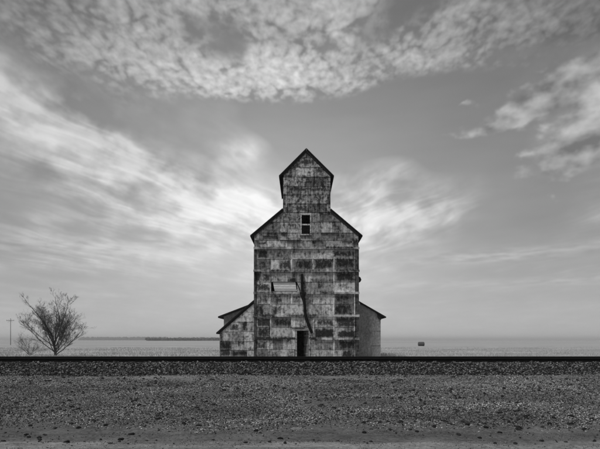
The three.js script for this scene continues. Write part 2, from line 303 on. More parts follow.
// ---------------------------------------------------------------- railway track
{
  const t = thing('railway_track', 'straight railway track on dark wooden ties crossing in front of the tower', 'railway track', [0, -0.035, -16.65]);
  const half = [[0.07, 0], [0.07, 0.012], [0.011, 0.03], [0.009, 0.115], [0.034, 0.128], [0.036, 0.155], [0.028, 0.163]];
  const s = new THREE.Shape(); [...half, ...half.map(([x, y]) => [-x, y]).reverse()].forEach(([x, y], i) => i ? s.lineTo(x, y) : s.moveTo(x, y));
  const rail = new THREE.ExtrudeGeometry(s, { depth: 400, bevelEnabled: false }); rail.translate(0, 0, -200); rail.rotateY(Math.PI / 2);
  const railMat = mat(0.014, 0.85);
  for (const z of [0.75, -0.75]) { const m = mesh('rail', rail, railMat, t); m.position.set(0, 0.927, z); }
  const grain = tex(256, 64, (u, v) => 0.015 + 0.025 * tfbm(u * 1, v, 8, 3) + 0.02 * tnoise(u * 0.1, v, 40));
  const tieMats = [0.8, 1, 1.25].map((k) => mat(k, 0.95, { map: grain, bumpMap: grain, bumpScale: 0.02 })), tie = box(0.22, 0.16, 2.6), plate = box(0.19, 0.012, 0.3), spike = box(0.03, 0.03, 0.03);
  const r = rng(21), plateMat = mat(0.05, 0.8);
  for (let i = -45; i <= 45; i++) {
    const m = mesh('tie', tie, tieMats[Math.floor(r() * 3)], t);
    m.position.set(i * TIE_STEP + (r() - 0.5) * 0.04, 0.836 + (r() - 0.5) * 0.012, (r() - 0.5) * 0.1); m.rotation.y = (r() - 0.5) * 0.03;
    for (const z of [0.75, -0.75]) { const q = mesh('tie_plate', plate, plateMat, m); q.position.set(0, 0.085, z - m.position.z); }
    for (const z of [0.84, 0.66]) { const q = mesh('spike', spike, plateMat, m); q.position.set(0.05, 0.1, z - m.position.z); }
  }
}
// ---------------------------------------------------------------- dry grass
{
  const r = rng(31), blades = [];
  for (let k = 0; k < 3; k++) {
    const P = [];
    for (let i = 0; i < 14; i++) {
      const a = r() * 6.3, o = 0.12 * r(), x = Math.cos(a) * o, z = Math.sin(a) * o, h = 0.5 + 0.6 * r(), w = 0.012 + 0.01 * r(), lx = (r() - 0.5) * 0.6, lz = (r() - 0.5) * 0.6, b = r() * 3.14, bx = Math.cos(b) * w, bz = Math.sin(b) * w;
      P.push(x - bx, 0, z - bz, x + bx, 0, z + bz, x + lx * 0.4 + bx * 0.7, h * 0.6, z + lz * 0.4 + bz * 0.7, x - bx, 0, z - bz, x + lx * 0.4 + bx * 0.7, h * 0.6, z + lz * 0.4 + bz * 0.7, x + lx, h, z + lz);
    }
    const g = new THREE.BufferGeometry(); g.setAttribute('position', new THREE.Float32BufferAttribute(P, 3)); g.computeVertexNormals(); blades.push(g);
  }
  const list = [];
  for (let i = 0; i < 42000; i++) {
    const d = mix(24, 100, Math.pow(r(), 1.3)), x = (r() * 2 - 1) * (d * 0.66 + 5);
    const n = fbm(x * 0.08, d * 0.12, 3); if (r() > 0.6 + n) continue;
    if (x > -8.6 && x < 9 && d > 40.5 && d < 54) continue;
    list.push([x, -0.03, -d, (0.12 + 0.13 * r()) * (1 + 0.8 * n), 0.44 + 0.1 * r(), 0, r() * 6.3]);
  }
  scatter('dry_grass', 'pale dry grass covering the field beyond the track', 'dry grass', list, blades, new THREE.MeshStandardMaterial({ color: 0xffffff, roughness: 1, side: THREE.DoubleSide }));
}

// ---------------------------------------------------------------- grain elevator
// local drawing units: 11.5 to the metre on the front, measured from the point below the camera's axis; SETBACK is the front's distance
const SETBACK = 41.74, MID = 0.548;
const ax = (u, z = 0) => (u - 300) / 480 * (SETBACK - z) - MID, ay = (v, z = 0) => 1.65 + (340 - v) / 480 * (SETBACK - z);
// rust and old paint on the front: [left, top, right, bottom, amount]; negative = bare bright zinc or paint left
const STAINS = [
  [300, 158, 312, 165, 0.8], [295, 165, 300, 168, 1], [286, 171, 289, 174, 1], [314, 167, 326, 174, 0.75], [288, 176, 330, 181, 0.5], [288, 186, 328, 192, 0.75], [300, 195, 307, 203, 0.6], [312, 195, 326, 202, 0.65], [290, 200, 300, 206, 0.4], [294, 205, 308, 212, 0.75], [310, 204, 325, 209, 0.6], [283, 177, 286, 208, 0.6], [327, 176, 331, 205, 0.65], [290, 180, 325, 187, 0.25],
  [285, 214, 302, 222, 0.5], [283, 222, 300, 231, 0.55], [266, 232, 277, 236, 0.75], [280, 231, 288, 237, 0.85], [288, 235, 300, 240, 0.45], [258, 241, 267, 245, 0.95], [255, 238, 260, 247, 0.6], [320, 212, 332, 219, 0.5], [334, 224, 341, 231, 0.65], [313, 221, 319, 228, 0.3], [314, 237, 322, 241, 0.7], [340, 233, 345, 238, 0.5], [352, 238, 359, 246, 0.7],
  [258, 250, 268, 258, 0.85], [271, 252, 290, 258, 0.5], [314, 252, 331, 256, 0.35], [333, 251, 355, 257, 0.8],
  [258, 260, 268, 269, 0.6], [279, 260, 291, 269, 0.8], [294, 260, 312, 269, 0.7], [314, 259, 333, 269, 0.8], [336, 258, 354, 268, 0.75],
  [254, 271, 261, 282, 0.95], [262, 273, 271, 282, 0.75], [288, 278, 296, 282, 1], [311, 279, 333, 282, 0.75], [336, 272, 354, 281, 0.85],
  [255, 283, 270, 291, 0.75], [317, 283, 324, 289, 0.65], [338, 283, 349, 288, 0.5],
  [257, 295, 269, 304, 0.6], [270, 294, 283, 304, 0.6], [283, 294, 290, 299, 0.5], [292, 295, 301, 304, 0.55], [312, 295, 326, 302, 0.5], [335, 295, 352, 302, 0.65],
  [255, 304, 264, 315, 0.65], [271, 306, 281, 315, 0.65], [311, 304, 323, 314, 0.4], [334.5, 304, 352, 315, 0.75],
  [257, 318, 270.5, 327, 0.9], [273, 319, 291, 326, 0.7], [296, 319, 305, 326, 0.45], [317, 319, 333.5, 326, 0.7], [336, 317, 356, 327, 0.85],
  [257, 327, 270.5, 337, 0.75], [287, 327, 291, 337, 0.4], [315, 329, 334, 338, 0.95], [338, 331, 356, 338, 0.95], [343, 317, 356, 338, 0.45],
  [255, 341, 268, 350, 0.65], [268, 341, 274, 347, 0.4], [323, 340, 333, 351, 0.4], [339, 340, 355, 349, 0.8],
  [267, 350, 280, 358, 0.55], [288, 350, 294, 358, 0.55], [324, 350, 331, 358, 0.4], [342, 350, 354, 358, 0.75], [257, 350, 266, 358, 0.4],
  [229, 324, 239, 331, 0.8], [241.5, 322, 246.5, 331, 0.95], [225, 331, 241, 341, 0.35], [231, 341, 244, 345, 0.65], [220, 341, 231, 349, 0.85], [220, 349, 230, 357, 0.9], [232, 351, 247, 356, 0.9], [219, 331, 223, 358, 0.75], [247, 320, 254, 358, 0.15],
  [326, 246.5, 354, 249.8, 0.9], [262, 246.5, 286, 249.8, 0.6], [270, 269.5, 289, 272.5, 0.85], [293, 269.5, 325, 272.5, 0.7], [336, 269, 360, 272.5, 0.8], [253, 291.5, 275, 294.5, 0.7], [320, 291.5, 334, 294.5, 0.8], [253, 314, 275, 317.5, 0.8], [286, 314, 318, 317.5, 0.75], [253, 337, 290, 340.5, 0.95], [315, 337, 322, 340.5, 0.8], [332, 337, 336, 340.5, 0.8], [344, 337, 359, 340.5, 0.7],
  [287, 245, 291, 249, -0.9], [272, 326.5, 291, 337, -0.5], [288, 304, 304, 314, -0.45], [284, 295, 292, 304, -0.4], [262, 283, 271, 285, -0.5], [292, 258, 297, 269, -0.35], [313, 258, 316, 268, -0.45], [328, 314, 360, 317.2, -0.7], [322, 337.5, 331, 340, -0.8], [336, 337.5, 351, 340, -0.8], [326, 268, 333, 271, -0.7], [276, 291, 298, 294, -0.35], [336, 291, 358, 294, -0.5], [333, 294, 336, 358, -0.3], [290, 317, 296, 358, -0.25], [345, 305, 354, 314, -0.35], [276, 314, 288, 317, -0.6], [311, 214, 320, 232, -0.25], [296, 166, 312, 176, -0.4], [283, 340, 290, 350, -0.3], [322, 221, 331, 233, -0.2]];
const TEX_W = 15.5, TEX_H = 18.3, TEX_X = -8.2;
const stainGrid = new Map();                                 // stains by 8-unit cell, for speed
STAINS.forEach((s) => { for (let i = Math.floor((s[0] - 3) / 8); i <= Math.floor((s[2] + 3) / 8); i++) for (let j = Math.floor((s[1] - 3) / 8); j <= Math.floor((s[3] + 3) / 8); j++) { const k = i * 1000 + j; if (!stainGrid.has(k)) stainGrid.set(k, []); stainGrid.get(k).push(s); } });
const sheetMap = tex(1280, 1536, (tu, tv) => {
  const x = TEX_X + tu * TEX_W, y = tv * TEX_H, u = (x + MID) * 11.5 + 300, v = 340 - (y - 1.65) * 11.5;
  const wob = fbm(x * 1.6, y * 1.6, 3), fine = fbm(x * 5, y * 4, 5), run = fbm(x * 5.2 + 30, y * 0.9, 4), cells = fbm(x * 2.3 - 8, y * 2.9 + 2, 5), speck = fbm(x * 13, y * 13, 3), flake = fbm(x * 8 + 60, y * 9, 3);
  const drip = fbm(x * 9 + 12, y * 0.55, 4);
  let rust = mix(0.4, 0.2, smooth(205, 250, v)) + 0.36 * cells + 0.3 * Math.max(0, drip), bright = 0;
  const du = wob * 0.7, dv = wob * 0.7 + fine * 0.5;
  for (const [a, b, c, d, w] of stainGrid.get(Math.floor(u / 8) * 1000 + Math.floor(v / 8)) ?? []) {
    const e = Math.min(u + du - a, c - u - du, v + dv - b, d - v - dv), m = smooth(-2.8, 3, e);
    if (w > 0) rust = Math.max(rust, m * w * 0.85); else bright = Math.max(bright, -w * m);
  }
  rust = Math.pow(clamp((rust * 1.35 + 0.4 * fine + 0.34 * run + 0.24 * flake + 0.18 * speck - bright * 0.3 + 0.0) / 0.86), 0.85);
  const paint = 0.6 + 0.2 * cells + 0.12 * run + 0.1 * speck + 0.08 * flake + 0.06 * wob + bright * 0.35;
  const old = 0.015 + 0.02 * speck + 0.02 * fine + 0.02 * flake;
  return clamp(mix(paint, old, rust * 0.97), 0.01, 0.8);
});
sheetMap.repeat.set(1 / TEX_W, 1 / TEX_H); sheetMap.offset.set(-TEX_X / TEX_W, 0);
const emboss = tex(256, 256, (u, v) => {                     // sheets pressed with a small brick pattern
  const row = Math.floor(v * 12), fy = v * 12 - row, fx = (u * 6 + (row % 2) * 0.5) % 1;
  return 0.75 * smooth(0, 0.16, Math.min(fy, 1 - fy)) * smooth(0, 0.07, Math.min(fx, 1 - fx)) + 0.25 * tfbm(u, v, 20, 3);
}, false);
emboss.repeat.set(1 / 1.2, 1 / 0.92);
const sheetMats = [0.5, 0.74, 0.95, 1.12, 1.32].map((k) => mat(k, 0.72, { map: sheetMap, bumpMap: emboss, bumpScale: 0.012 }));
const beltMat = mat(0.8, 0.8, { map: sheetMap }), cornerMat = mat(0.2, 0.85, { map: sheetMap });
const boardGrain = tex(512, 512, (u, v) => 0.66 + 0.5 * (tfbm(u, v, 6, 4) - 0.5) + 0.35 * (tnoise(u, v * 0.06, 120) - 0.5) - 0.5 * smooth(0.6, 0.75, tfbm(u + 0.2, v, 9, 3)), true);
const darkWood = mat(0.022, 0.95), roofMat = mat(0.02, 0.9, { bumpMap: dirtBump, bumpScale: 0.03 });
function metreUV(g) {
  const p = g.attributes.position, n = g.attributes.normal, U = new Float32Array(p.count * 2);
  for (let i = 0; i < p.count; i++) { const side = Math.abs(n.getX(i)) > 0.75; U[i * 2] = side ? p.getZ(i) * 0.9 + 1 : p.getX(i); U[i * 2 + 1] = p.getY(i); }
  g.setAttribute('uv', new THREE.BufferAttribute(U, 2)); return g;
}
function slab(points, z0, z1, holes = []) {                   // upright outline given a thickness from z0 (back) to z1 (front)
  const s = new THREE.Shape(points.map(([x, y]) => new THREE.Vector2(x, y)));
  for (const h of holes) s.holes.push(new THREE.Path(h.map(([x, y]) => new THREE.Vector2(x, y))));
  const g = new THREE.ExtrudeGeometry(s, { depth: z1 - z0, bevelEnabled: false }); g.translate(0, 0, z0); return metreUV(g);
}
const P = (pts, z = 0) => pts.map(([u, v]) => [ax(u, z), ay(v, z)]);
const rect = (a, b, c, d, z = 0) => P([[a, d], [c, d], [c, b], [a, b]], z);
const elevator = thing('grain_elevator', 'tall old wooden grain elevator clad in rust-stained metal sheets with side sheds', 'grain elevator', [MID, 0, -SETBACK]);
const DEPTH = 10, CUPOLA = 6.4;
const FRONT = [[254.3, 359.4], [358.5, 359.4], [358.5, 233.6], [330.5, 209.9], [330.5, 174.3], [306.4, 150.6], [283, 174], [283, 209.3], [254.3, 233.2]];
mesh('front_wall', slab(P(FRONT), -0.15, 0, [rect(301, 214.6, 310.6, 234.6), rect(296.8, 330.2, 308.7, 359.3), rect(271.5, 282, 296.8, 291.5)]), cornerMat, elevator);
for (const [a, b] of [[254.3, 256], [356.8, 358.5]]) mesh('side_wall', slab(rect(a, 233.4, b, 359.4), -DEPTH, -0.152), sheetMats[1], elevator);
mesh('back_wall', slab(P([[256.1, 359.4], [356.7, 359.4], [356.7, 232], [306.4, 189], [256.1, 232]]), -DEPTH, -DEPTH + 0.15), sheetMats[1], elevator);
for (const [a, b] of [[283, 284.7], [328.8, 330.5]]) mesh('cupola_side_wall', slab(rect(a, 174.2, b, 209.6), -CUPOLA, -0.152), sheetMats[1], elevator);
mesh('cupola_back_wall', slab(P([[284.8, 209.8], [328.7, 209.8], [328.7, 172.6], [306.4, 150.8], [284.8, 172.3]]), -CUPOLA, -CUPOLA + 0.15), sheetMats[1], elevator);
// roofs: dark worn shingle slabs
function roofSlope(name, [u0, v0], [u1, v1], z0, z1, parent, thick = 1.3, zr = 0) { return mesh(name, slab(P([[u0, v0], [u1, v1], [u1, v1 - thick], [u0, v0 - thick]], zr), z0, z1), roofMat, parent); }
roofSlope('roof', [250.3, 236.8], [282.8, 209.6], -CUPOLA, 0.14, elevator); roofSlope('roof', [330.7, 210], [362.4, 236.8], -CUPOLA, 0.14, elevator);
roofSlope('roof', [250.3, 236.8], [306.3, 189.9], -DEPTH - 0.3, -CUPOLA - 0.003, elevator); roofSlope('roof', [306.5, 189.9], [362.4, 236.8], -DEPTH - 0.3, -CUPOLA - 0.003, elevator);
roofSlope('cupola_roof', [279, 177.2], [306.3, 149.9], -CUPOLA - 0.25, 0.14, elevator); roofSlope('cupola_roof', [306.45, 149.9], [333.9, 177.2], -CUPOLA - 0.25, 0.14, elevator);
// rake boards under the roof edges
const rake = ([u0, v0], [u1, v1], w, parent, z = 0) => mesh('rake_board', slab(P([[u0, v0 + w], [u1, v1 + w], [u1, v1], [u0, v0]], z), z + 0.04, z + 0.085), darkWood, parent);
rake([254.2, 233.8], [282.9, 209.8], 2.6, elevator); rake([330.6, 210.2], [358.6, 233.9], 2.6, elevator); rake([282.9, 173.6], [306.3, 150.2], 2.4, elevator); rake([306.45, 150.2], [330.6, 174.1], 2.4, elevator);

// --- the metal sheets of the front, one by one
const rs = rng(91);
function clip(poly, edge) {                                   // keep the part of poly left of edge (a->b)
  const [[x0, y0], [x1, y1]] = edge, out = [], side = ([x, y]) => (x1 - x0) * (y - y0) - (y1 - y0) * (x - x0);
  poly.forEach((p, i) => { const q = poly[(i + 1) % poly.length], a = side(p), b = side(q); if (a >= 0) out.push(p); if (a * b < 0) { const t = a / (a - b); out.push([p[0] + (q[0] - p[0]) * t, p[1] + (q[1] - p[1]) * t]); } });
  return out;
}
function addSheet(u0, v0, u1, v1, region, parent, z = 0, mats = sheetMats) {
  let poly = rect(u0 + 0.08, v0 + 0.04, u1 - 0.08, v1 - 0.04, z);
  if (region) for (let i = 0; i < region.length; i++) poly = clip(poly, [region[i], region[(i + 1) % region.length]]);
  if (poly.length < 3) return;
  const xs = poly.map((p) => p[0]), ys = poly.map((p) => p[1]), w = Math.max(...xs) - Math.min(...xs), h = Math.max(...ys) - Math.min(...ys);
  if (w < 0.08 || h < 0.08) return;
  const cx = (Math.max(...xs) + Math.min(...xs)) / 2, cy = (Math.max(...ys) + Math.min(...ys)) / 2, whole = poly.length === 4 && Math.abs(w * h - 0) > 0 && xs.every((x) => Math.abs(Math.abs(x - cx) - w / 2) < 1e-6) && ys.every((y) => Math.abs(Math.abs(y - cy) - h / 2) < 1e-6);
  let g;
  if (whole) { g = new THREE.BoxGeometry(w, h, 0.005, 3, 2, 1); g.translate(cx, cy, 0); } else { const s = new THREE.Shape(poly.map((p) => new THREE.Vector2(...p))); g = new THREE.ExtrudeGeometry(s, { depth: 0.005, bevelEnabled: false }); }
  const p = g.attributes.position, tx = (rs() - 0.5) * 0.012, ty = -0.018 - 0.02 * rs(), ph = rs() * 9;
  for (let i = 0; i < p.count; i++) { const x = p.getX(i), y = p.getY(i); p.setZ(i, p.getZ(i) + z + 0.03 + tx * (x - cx) / w + ty * (y - cy) / h + 0.014 * noise(x * 1.3 + ph, y * 1.7)); }
  g.computeVertexNormals();
  mesh('metal_sheet', metreUV(g), mats[Math.floor(rs() * mats.length)], parent);
}
const HOLES = [[300.2, 213.8, 311.4, 235.6], [295.2, 329, 310.8, 361], [271.3, 281.8, 297, 291.7]];
function sheetRow(v0, v1, joints, region, parent, z = 0) {
  for (let i = 0; i < joints.length - 1; i++) {
    let pieces = [[joints[i], v0, joints[i + 1], v1]];
    for (const [a, b, c, d] of HOLES) pieces = pieces.flatMap(([p, q, r, s]) => {
      if (r <= a || p >= c || s <= b || q >= d) return [[p, q, r, s]];
      const o = []; if (p < a) o.push([p, q, a, s]); if (r > c) o.push([c, q, r, s]);
      if (q < b) o.push([Math.max(p, a), q, Math.min(r, c), b]); if (s > d) o.push([Math.max(p, a), d, Math.min(r, c), s]); return o;
    });
    for (const [p, q, r, s] of pieces) if (r - p > 0.9 && s - q > 0.9) addSheet(p, q, r, s, region, parent, z);
  }
}
const GABLE = P([[254.5, 247.2], [358.3, 247.2], [358.3, 236.4], [330.4, 212.8], [282.9, 212.4], [254.5, 236.2]]), CUP = P([[283.2, 212.6], [330.3, 212.6], [330.3, 176.6], [306.4, 152.9], [283.2, 176.2]]);
sheetRow(149, 158, [280, 306, 334], CUP, elevator); sheetRow(158, 167.3, [280, 300, 313, 334], CUP, elevator); sheetRow(167.3, 177, [283, 296, 314, 331], CUP, elevator);
sheetRow(177, 186.5, [283, 286.4, 306, 326.6, 331], CUP, elevator); sheetRow(186.5, 194.8, [283, 286.4, 299.6, 318, 326.6, 331], CUP, elevator); sheetRow(194.8, 203.8, [283, 286.4, 300, 308, 311.5, 326.6, 331], CUP, elevator); sheetRow(203.8, 212.4, [283, 286.4, 293, 308.3, 326.6, 331], CUP, elevator);
sheetRow(212.4, 222, [254, 284, 300.2, 320, 332, 359], GABLE, elevator); sheetRow(222, 233, [254, 262, 280, 300.2, 313, 321, 332, 341, 359], GABLE, elevator);
sheetRow(233, 240.6, [254, 259, 280, 302, 321, 341, 354, 359], GABLE, elevator); sheetRow(240.6, 247.1, [254, 258, 270, 287, 300, 312, 326, 341, 353, 359], GABLE, elevator);
const J = [256.9, 270.8, 291.8, 312.8, 333.9, 355.2];
[[249.5, 259.4, [256.9, 270.8, 279.8, 291.8, 312.8, 333.9, 355.2]], [259.4, 269.8, J], [272.2, 281.9, [256.9, 262, 270.8, 279.8, 291.8, 305, 312.8, 333.9, 349, 355.2]], [281.9, 291.8, [256.9, 271, 297.1, 303.8, 333.9, 355.2]],
  [294.1, 304, [256.9, 264, 270.8, 284, 291.8, 303.5, 312.8, 333.9, 354]], [304, 314.6, [256.9, 262.5, 270.8, 288, 303.5, 321.5, 333.9, 355.2]], [317, 327, [256.9, 270.8, 291.8, 305, 314, 333.9, 354]], [327, 337.4, [256.9, 270.8, 291.8, 295.2, 311, 333.9, 345, 355.2]],
  [339.8, 349.4, [256.9, 273, 283, 291.8, 322, 333.9, 355.2]], [349.4, 359, [254.6, 268, 280, 288, 294.4, 311, 322, 333.9, 343, 355.2]]].forEach(([a, b, j]) => sheetRow(a, b, j, null, elevator));
// belts that cover the laps, in lengths
for (const [v, js] of [[248.3, [253.7, 270.5, 287, 312.8, 326, 355, 359.3]], [271, [253.5, 270.8, 288, 312.8, 326, 334, 359.5]], [293, [253.5, 275, 297, 313, 334, 348, 359.4]], [315.8, [253.5, 275, 287, 304, 328, 345, 359.4]], [338.6, [253.5, 271, 289.5]], [338.6, [315.5, 322, 333, 344, 359.2]]])
  for (let i = 0; i < js.length - 1; i++) {
    const g = box((js[i + 1] - js[i] - 0.15) / 11.5, 0.185 + 0.03 * rs(), 0.09); g.rotateZ((rs() - 0.5) * 0.008); g.rotateX(-0.05 * rs());
    g.translate((ax(js[i]) + ax(js[i + 1])) / 2, ay(v), 0.1 + 0.02 * rs()); mesh('belt_board', metreUV(g), beltMat, elevator);
  }
// pale caps over some upright seams
const capMat = mat(1.5, 0.7, { map: sheetMap });
for (const [u, a, b] of [[333.9, 249.8, 269.6], [333.9, 272.6, 291.6], [333.9, 294.4, 314.4], [333.9, 317.3, 337.2], [333.9, 340, 358.8], [291.8, 249.8, 269.6], [291.8, 294.4, 304], [312.8, 258, 269.6], [270.8, 304, 314.4], [270.8, 317.3, 337.2], [291.8, 317.3, 327], [313.4, 317.3, 337], [354.6, 294.4, 314.4], [354.4, 317.3, 337.2], [286.5, 177.5, 211.5], [326.6, 178, 200], [331.8, 223, 232.6]])
  mesh('seam_cap', slab(rect(u - 0.45, a, u + 0.45, b), 0.045, 0.062), capMat, elevator);
// corner boards between the belts, and under the eaves
for (const [a, b] of [[249.6, 269.9], [272.2, 291.9], [294.2, 314.6], [317, 337.4], [339.9, 359.2]]) { mesh('corner_board', slab(rect(253.9, a, 256.7, b), -0.2, 0.045), cornerMat, elevator); mesh('corner_board', slab(rect(355.5, a, 358.9, b), -0.2, 0.045), cornerMat, elevator); }
// edges of sheets that have come loose
for (const [a, b, v] of [[280, 302, 240.4], [321, 339, 233], [311.5, 322, 240.6], [342, 352, 241.8], [292, 304, 328.2], [263, 277, 236.3]]) { const g = box((b - a) / 11.5, 0.045, 0.11); g.rotateX(0.6); g.rotateZ((rs() - 0.5) * 0.02); g.translate((ax(a) + ax(b)) / 2, ay(v), 0.07); mesh('loose_flashing', metreUV(g), cornerMat, elevator); }
// window: two sashes, glass only in the lower one
{
  const white = mat(0.8, 0.7, { map: boardGrain }), w = mesh('window_frame', slab(rect(300.3, 213.8, 311.3, 235.4), -0.06, 0.09, [rect(301.6, 215, 310, 234.2)]), white, elevator);
  mesh('meeting_rail', slab(rect(301.7, 224, 309.9, 225.3), -0.03, 0.05), white, w);
  mesh('sill', slab(rect(299.9, 235.5, 311.7, 236.3), -0.02, 0.14), cornerMat, w);
  const pane = new THREE.PlaneGeometry(ax(309.9) - ax(301.7), ay(225.4) - ay(234.1)); pane.translate((ax(309.9) + ax(301.7)) / 2, (ay(225.4) + ay(234.1)) / 2, -0.02);
  mesh('pane', pane, new THREE.MeshPhysicalMaterial({ color: grey(0.9), transmission: 1, thickness: 0, ior: 1.25, roughness: 0.02 }), w);
}
// doorway with a door pushed inwards
{
  const pale = mat(0.5, 0.8, { map: boardGrain });
  mesh('door_jamb', slab(rect(295.3, 330.6, 296.9, 359.2), -0.16, 0.07), pale, elevator); mesh('door_jamb', slab(rect(308.6, 330.6, 310.6, 359.2), -0.16, 0.07), pale, elevator);
  mesh('door_lintel', slab(rect(295.1, 329.2, 310.8, 330.5), -0.16, 0.09), pale, elevator);
  const door = new THREE.Mesh(undefined, undefined); door.geometry = box(1.0, 2.42, 0.045, -0.5, 1.21, 0); door.material = mat(0.3, 0.85, { map: boardGrain }); door.name = 'door'; shade(door);
  door.position.set(ax(308.5), 0.03, -0.17); door.rotation.y = -1.18; elevator.add(door);
  for (const y of [0.4, 1.2, 2.0]) mesh('ledge', box(0.92, 0.12, 0.025, -0.5, y, 0.0355), mat(0.28, 0.85), door);
  mesh('handle', box(0.03, 0.16, 0.05, -0.92, 1.1, 0.047), darkWood, door);
}
// loading hatch: pale boards hanging askew in a dark opening
{
  const plank = tex(256, 256, (u, v) => 0.62 + 0.22 * (tfbm(u, v, 5, 4) - 0.5) + 0.2 * (tnoise(u * 0.2, v, 60) - 0.5));
  const h = mesh('hatch_sill', slab(rect(271.4, 291.1, 297, 291.9), -0.1, 0.06), cornerMat, elevator), tones = [0.8, 1.15, 1.1, 0.85];
  for (let i = 0; i < 4; i++) { const v = 282.2 + i * 2.25, s = 0.45 * i; mesh('board', slab(P([[273.3 + s, v + 2.0], [295.8 + s * 0.6, v + 2.1], [295.4 + s * 0.6, v], [272.9 + s, v]]), -0.05 - 0.012 * i, -0.02 - 0.012 * i), mat(tones[i], 0.85, { map: plank }), h); }
  mesh('board', slab(P([[290, 291.0], [297, 291.2], [297, 289.6], [289, 289.4]]), -0.01, 0.02), mat(0.8, 0.85, { map: plank }), h);
}
// loading spout: old bent pipe hanging down the front
{
  const pts = (l) => new THREE.CatmullRomCurve3(l.map(([u, v, z]) => new THREE.Vector3(ax(u), ay(v), z)));
  const iron = mat(0.011, 0.85), s = mesh('loading_spout', new THREE.TubeGeometry(pts([[302, 275.2, 0.16], [302.1, 283, 0.2], [302.2, 290, 0.24], [303.6, 298, 0.28], [304.6, 306, 0.3], [305.6, 316, 0.32], [308.2, 324, 0.36], [311.6, 332.6, 0.42]]), 40, 0.122, 10), iron, elevator);
  for (const [u, v, z, tilt] of [[302.1, 283.5, 0.2, 0], [303.2, 296, 0.27, 0.15], [305.1, 311, 0.31, 0.09], [308.6, 325, 0.37, 0.35]]) { const c = new THREE.CylinderGeometry(0.15, 0.145, 0.12, 10); c.rotateZ(tilt); c.translate(ax(u), ay(v), z); mesh('collar', c, iron, s); }
  mesh('spout_head', slab(rect(300.8, 274.4, 303.3, 277), 0.02, 0.27), iron, s);
  mesh('spout_strap', slab(rect(299.6, 292.6, 306.4, 293.6), 0.1, 0.37), iron, s);
  mesh('hanger_rod', new THREE.TubeGeometry(pts([[296.9, 283, 0.06], [299.4, 289, 0.12], [301, 296, 0.16], [304, 304, 0.19]]), 20, 0.04, 6), iron, s);
  mesh('hanger_rod', new THREE.TubeGeometry(pts([[306.2, 292, 0.1], [304.6, 297, 0.14], [303.4, 303, 0.16], [304.2, 309, 0.19]]), 20, 0.035, 6), iron, s);
  const lip = new THREE.CylinderGeometry(0.125, 0.115, 0.22, 10); lip.rotateZ(0.4); lip.translate(ax(311.4), ay(332.2), 0.42); mesh('spout_lip', lip, iron, s);
}
mesh('vent_hood', slab(P([[358.6, 282.2], [361, 281.2], [361.9, 279.4], [361, 277], [358.6, 275.4]]), -0.75, -0.3), darkWood, elevator);
// --- front shed on the left
{
  const z = -0.25, s = mesh('side_shed', slab(P([[219.6, 359.4], [254.1, 359.4], [254.1, 301], [219.6, 331]], z), z - 0.12, z), cornerMat, elevator), region = P([[219.7, 359.2], [254, 359.2], [254, 303.6], [219.7, 333.4]], z);
  mesh('shed_wall', slab(rect(219.6, 331, 221, 359.4, z), z - 2.4, z - 0.122), sheetMats[1], s);
  roofSlope('shed_roof', [216.4, 334], [254.1, 301.2], z - 2.5, z + 0.14, s, 1.4, z);
  rake([219.5, 331.6], [254, 301.6], 1.6, s, z);
  for (const [a, b, j] of [[301, 312, [230, 254.2]], [312, 322, [228, 241, 254.2]], [322, 331.5, [219.6, 228.5, 240.5, 247, 254.2]], [331.5, 341.3, [219.6, 223, 232, 244, 254.2]], [341.3, 350, [219.6, 231.3, 246.5, 254.2]], [350, 359.2, [219.6, 231, 247, 254.2]]]) for (let i = 0; i < j.length - 1; i++) addSheet(j[i], a, j[i + 1], b, region, s, z);
}
const panelMap = tex(512, 512, (u, v) => 0.25 + 0.2 * (tfbm(u, v, 4, 5) - 0.5) + 0.2 * (tfbm(u * 1, v, 40, 3) - 0.5) + 0.06 * (tnoise(u, v * 0.1, 60) - 0.5) + (tnoise(u, v, 30) > 0.93 ? 0.09 : 0));
panelMap.repeat.set(1 / 3.1, 1 / 4.4);
const panelMat = [0.9, 1, 1.08].map((k) => mat(k, 0.85, { map: panelMap, bumpMap: panelMap, bumpScale: 0.02 }));
// --- taller shed behind it
{
  const z = -3.0, s = mesh('side_shed', slab(P([[223.8, 360], [254.4, 360], [254.4, 304.6], [223.8, 316.4]], z), z - 0.12, z), panelMat[2], elevator);
  mesh('shed_wall', slab(rect(223.8, 316.4, 225, 360, z), z - 6, z - 0.122), panelMat[1], s);
  roofSlope('shed_roof', [218.4, 318], [254.4, 304.2], z - 6.2, z + 0.25, s, 1.5, z);
}
// --- plain shed on the right, set back from the front
{
  const z = -1.3, s = mesh('side_shed', slab(P([[357.8, 359.8], [380.7, 359.8], [380.7, 315.4], [357.8, 302.1]], z), z - 0.12, z - 0.01), panelMat[0], elevator), region = P([[357.9, 359.6], [380.6, 359.6], [380.6, 316], [357.9, 302.8]], z);
  mesh('shed_wall', slab(rect(379.3, 315, 380.7, 359.8, z), z - 6, z - 0.122), panelMat[0], s);
  roofSlope('shed_roof', [357.6, 301.9], [385.6, 318], z - 6.2, z + 0.3, s, 1.2, z);
  for (const [a, b, j] of [[300, 331, [357.8, 369, 380.7]], [331, 345.5, [357.8, 366, 380.7]], [345.5, 359.6, [357.8, 371, 380.7]]]) for (let i = 0; i < j.length - 1; i++) addSheet(j[i], a, j[i + 1], b, region, s, z, panelMat);
  mesh('eave_bracket', slab(P([[378, 318.5], [380.9, 320], [380.5, 314.6], [376.5, 312.6]], z), z + 0.04, z + 0.2), darkWood, s);
  mesh('flashing', slab(P([[359, 303.4], [361.4, 304.2], [361, 301.8], [359, 300.8]]), -1.0, -0.92), mat(0.6, 0.5), s);
}

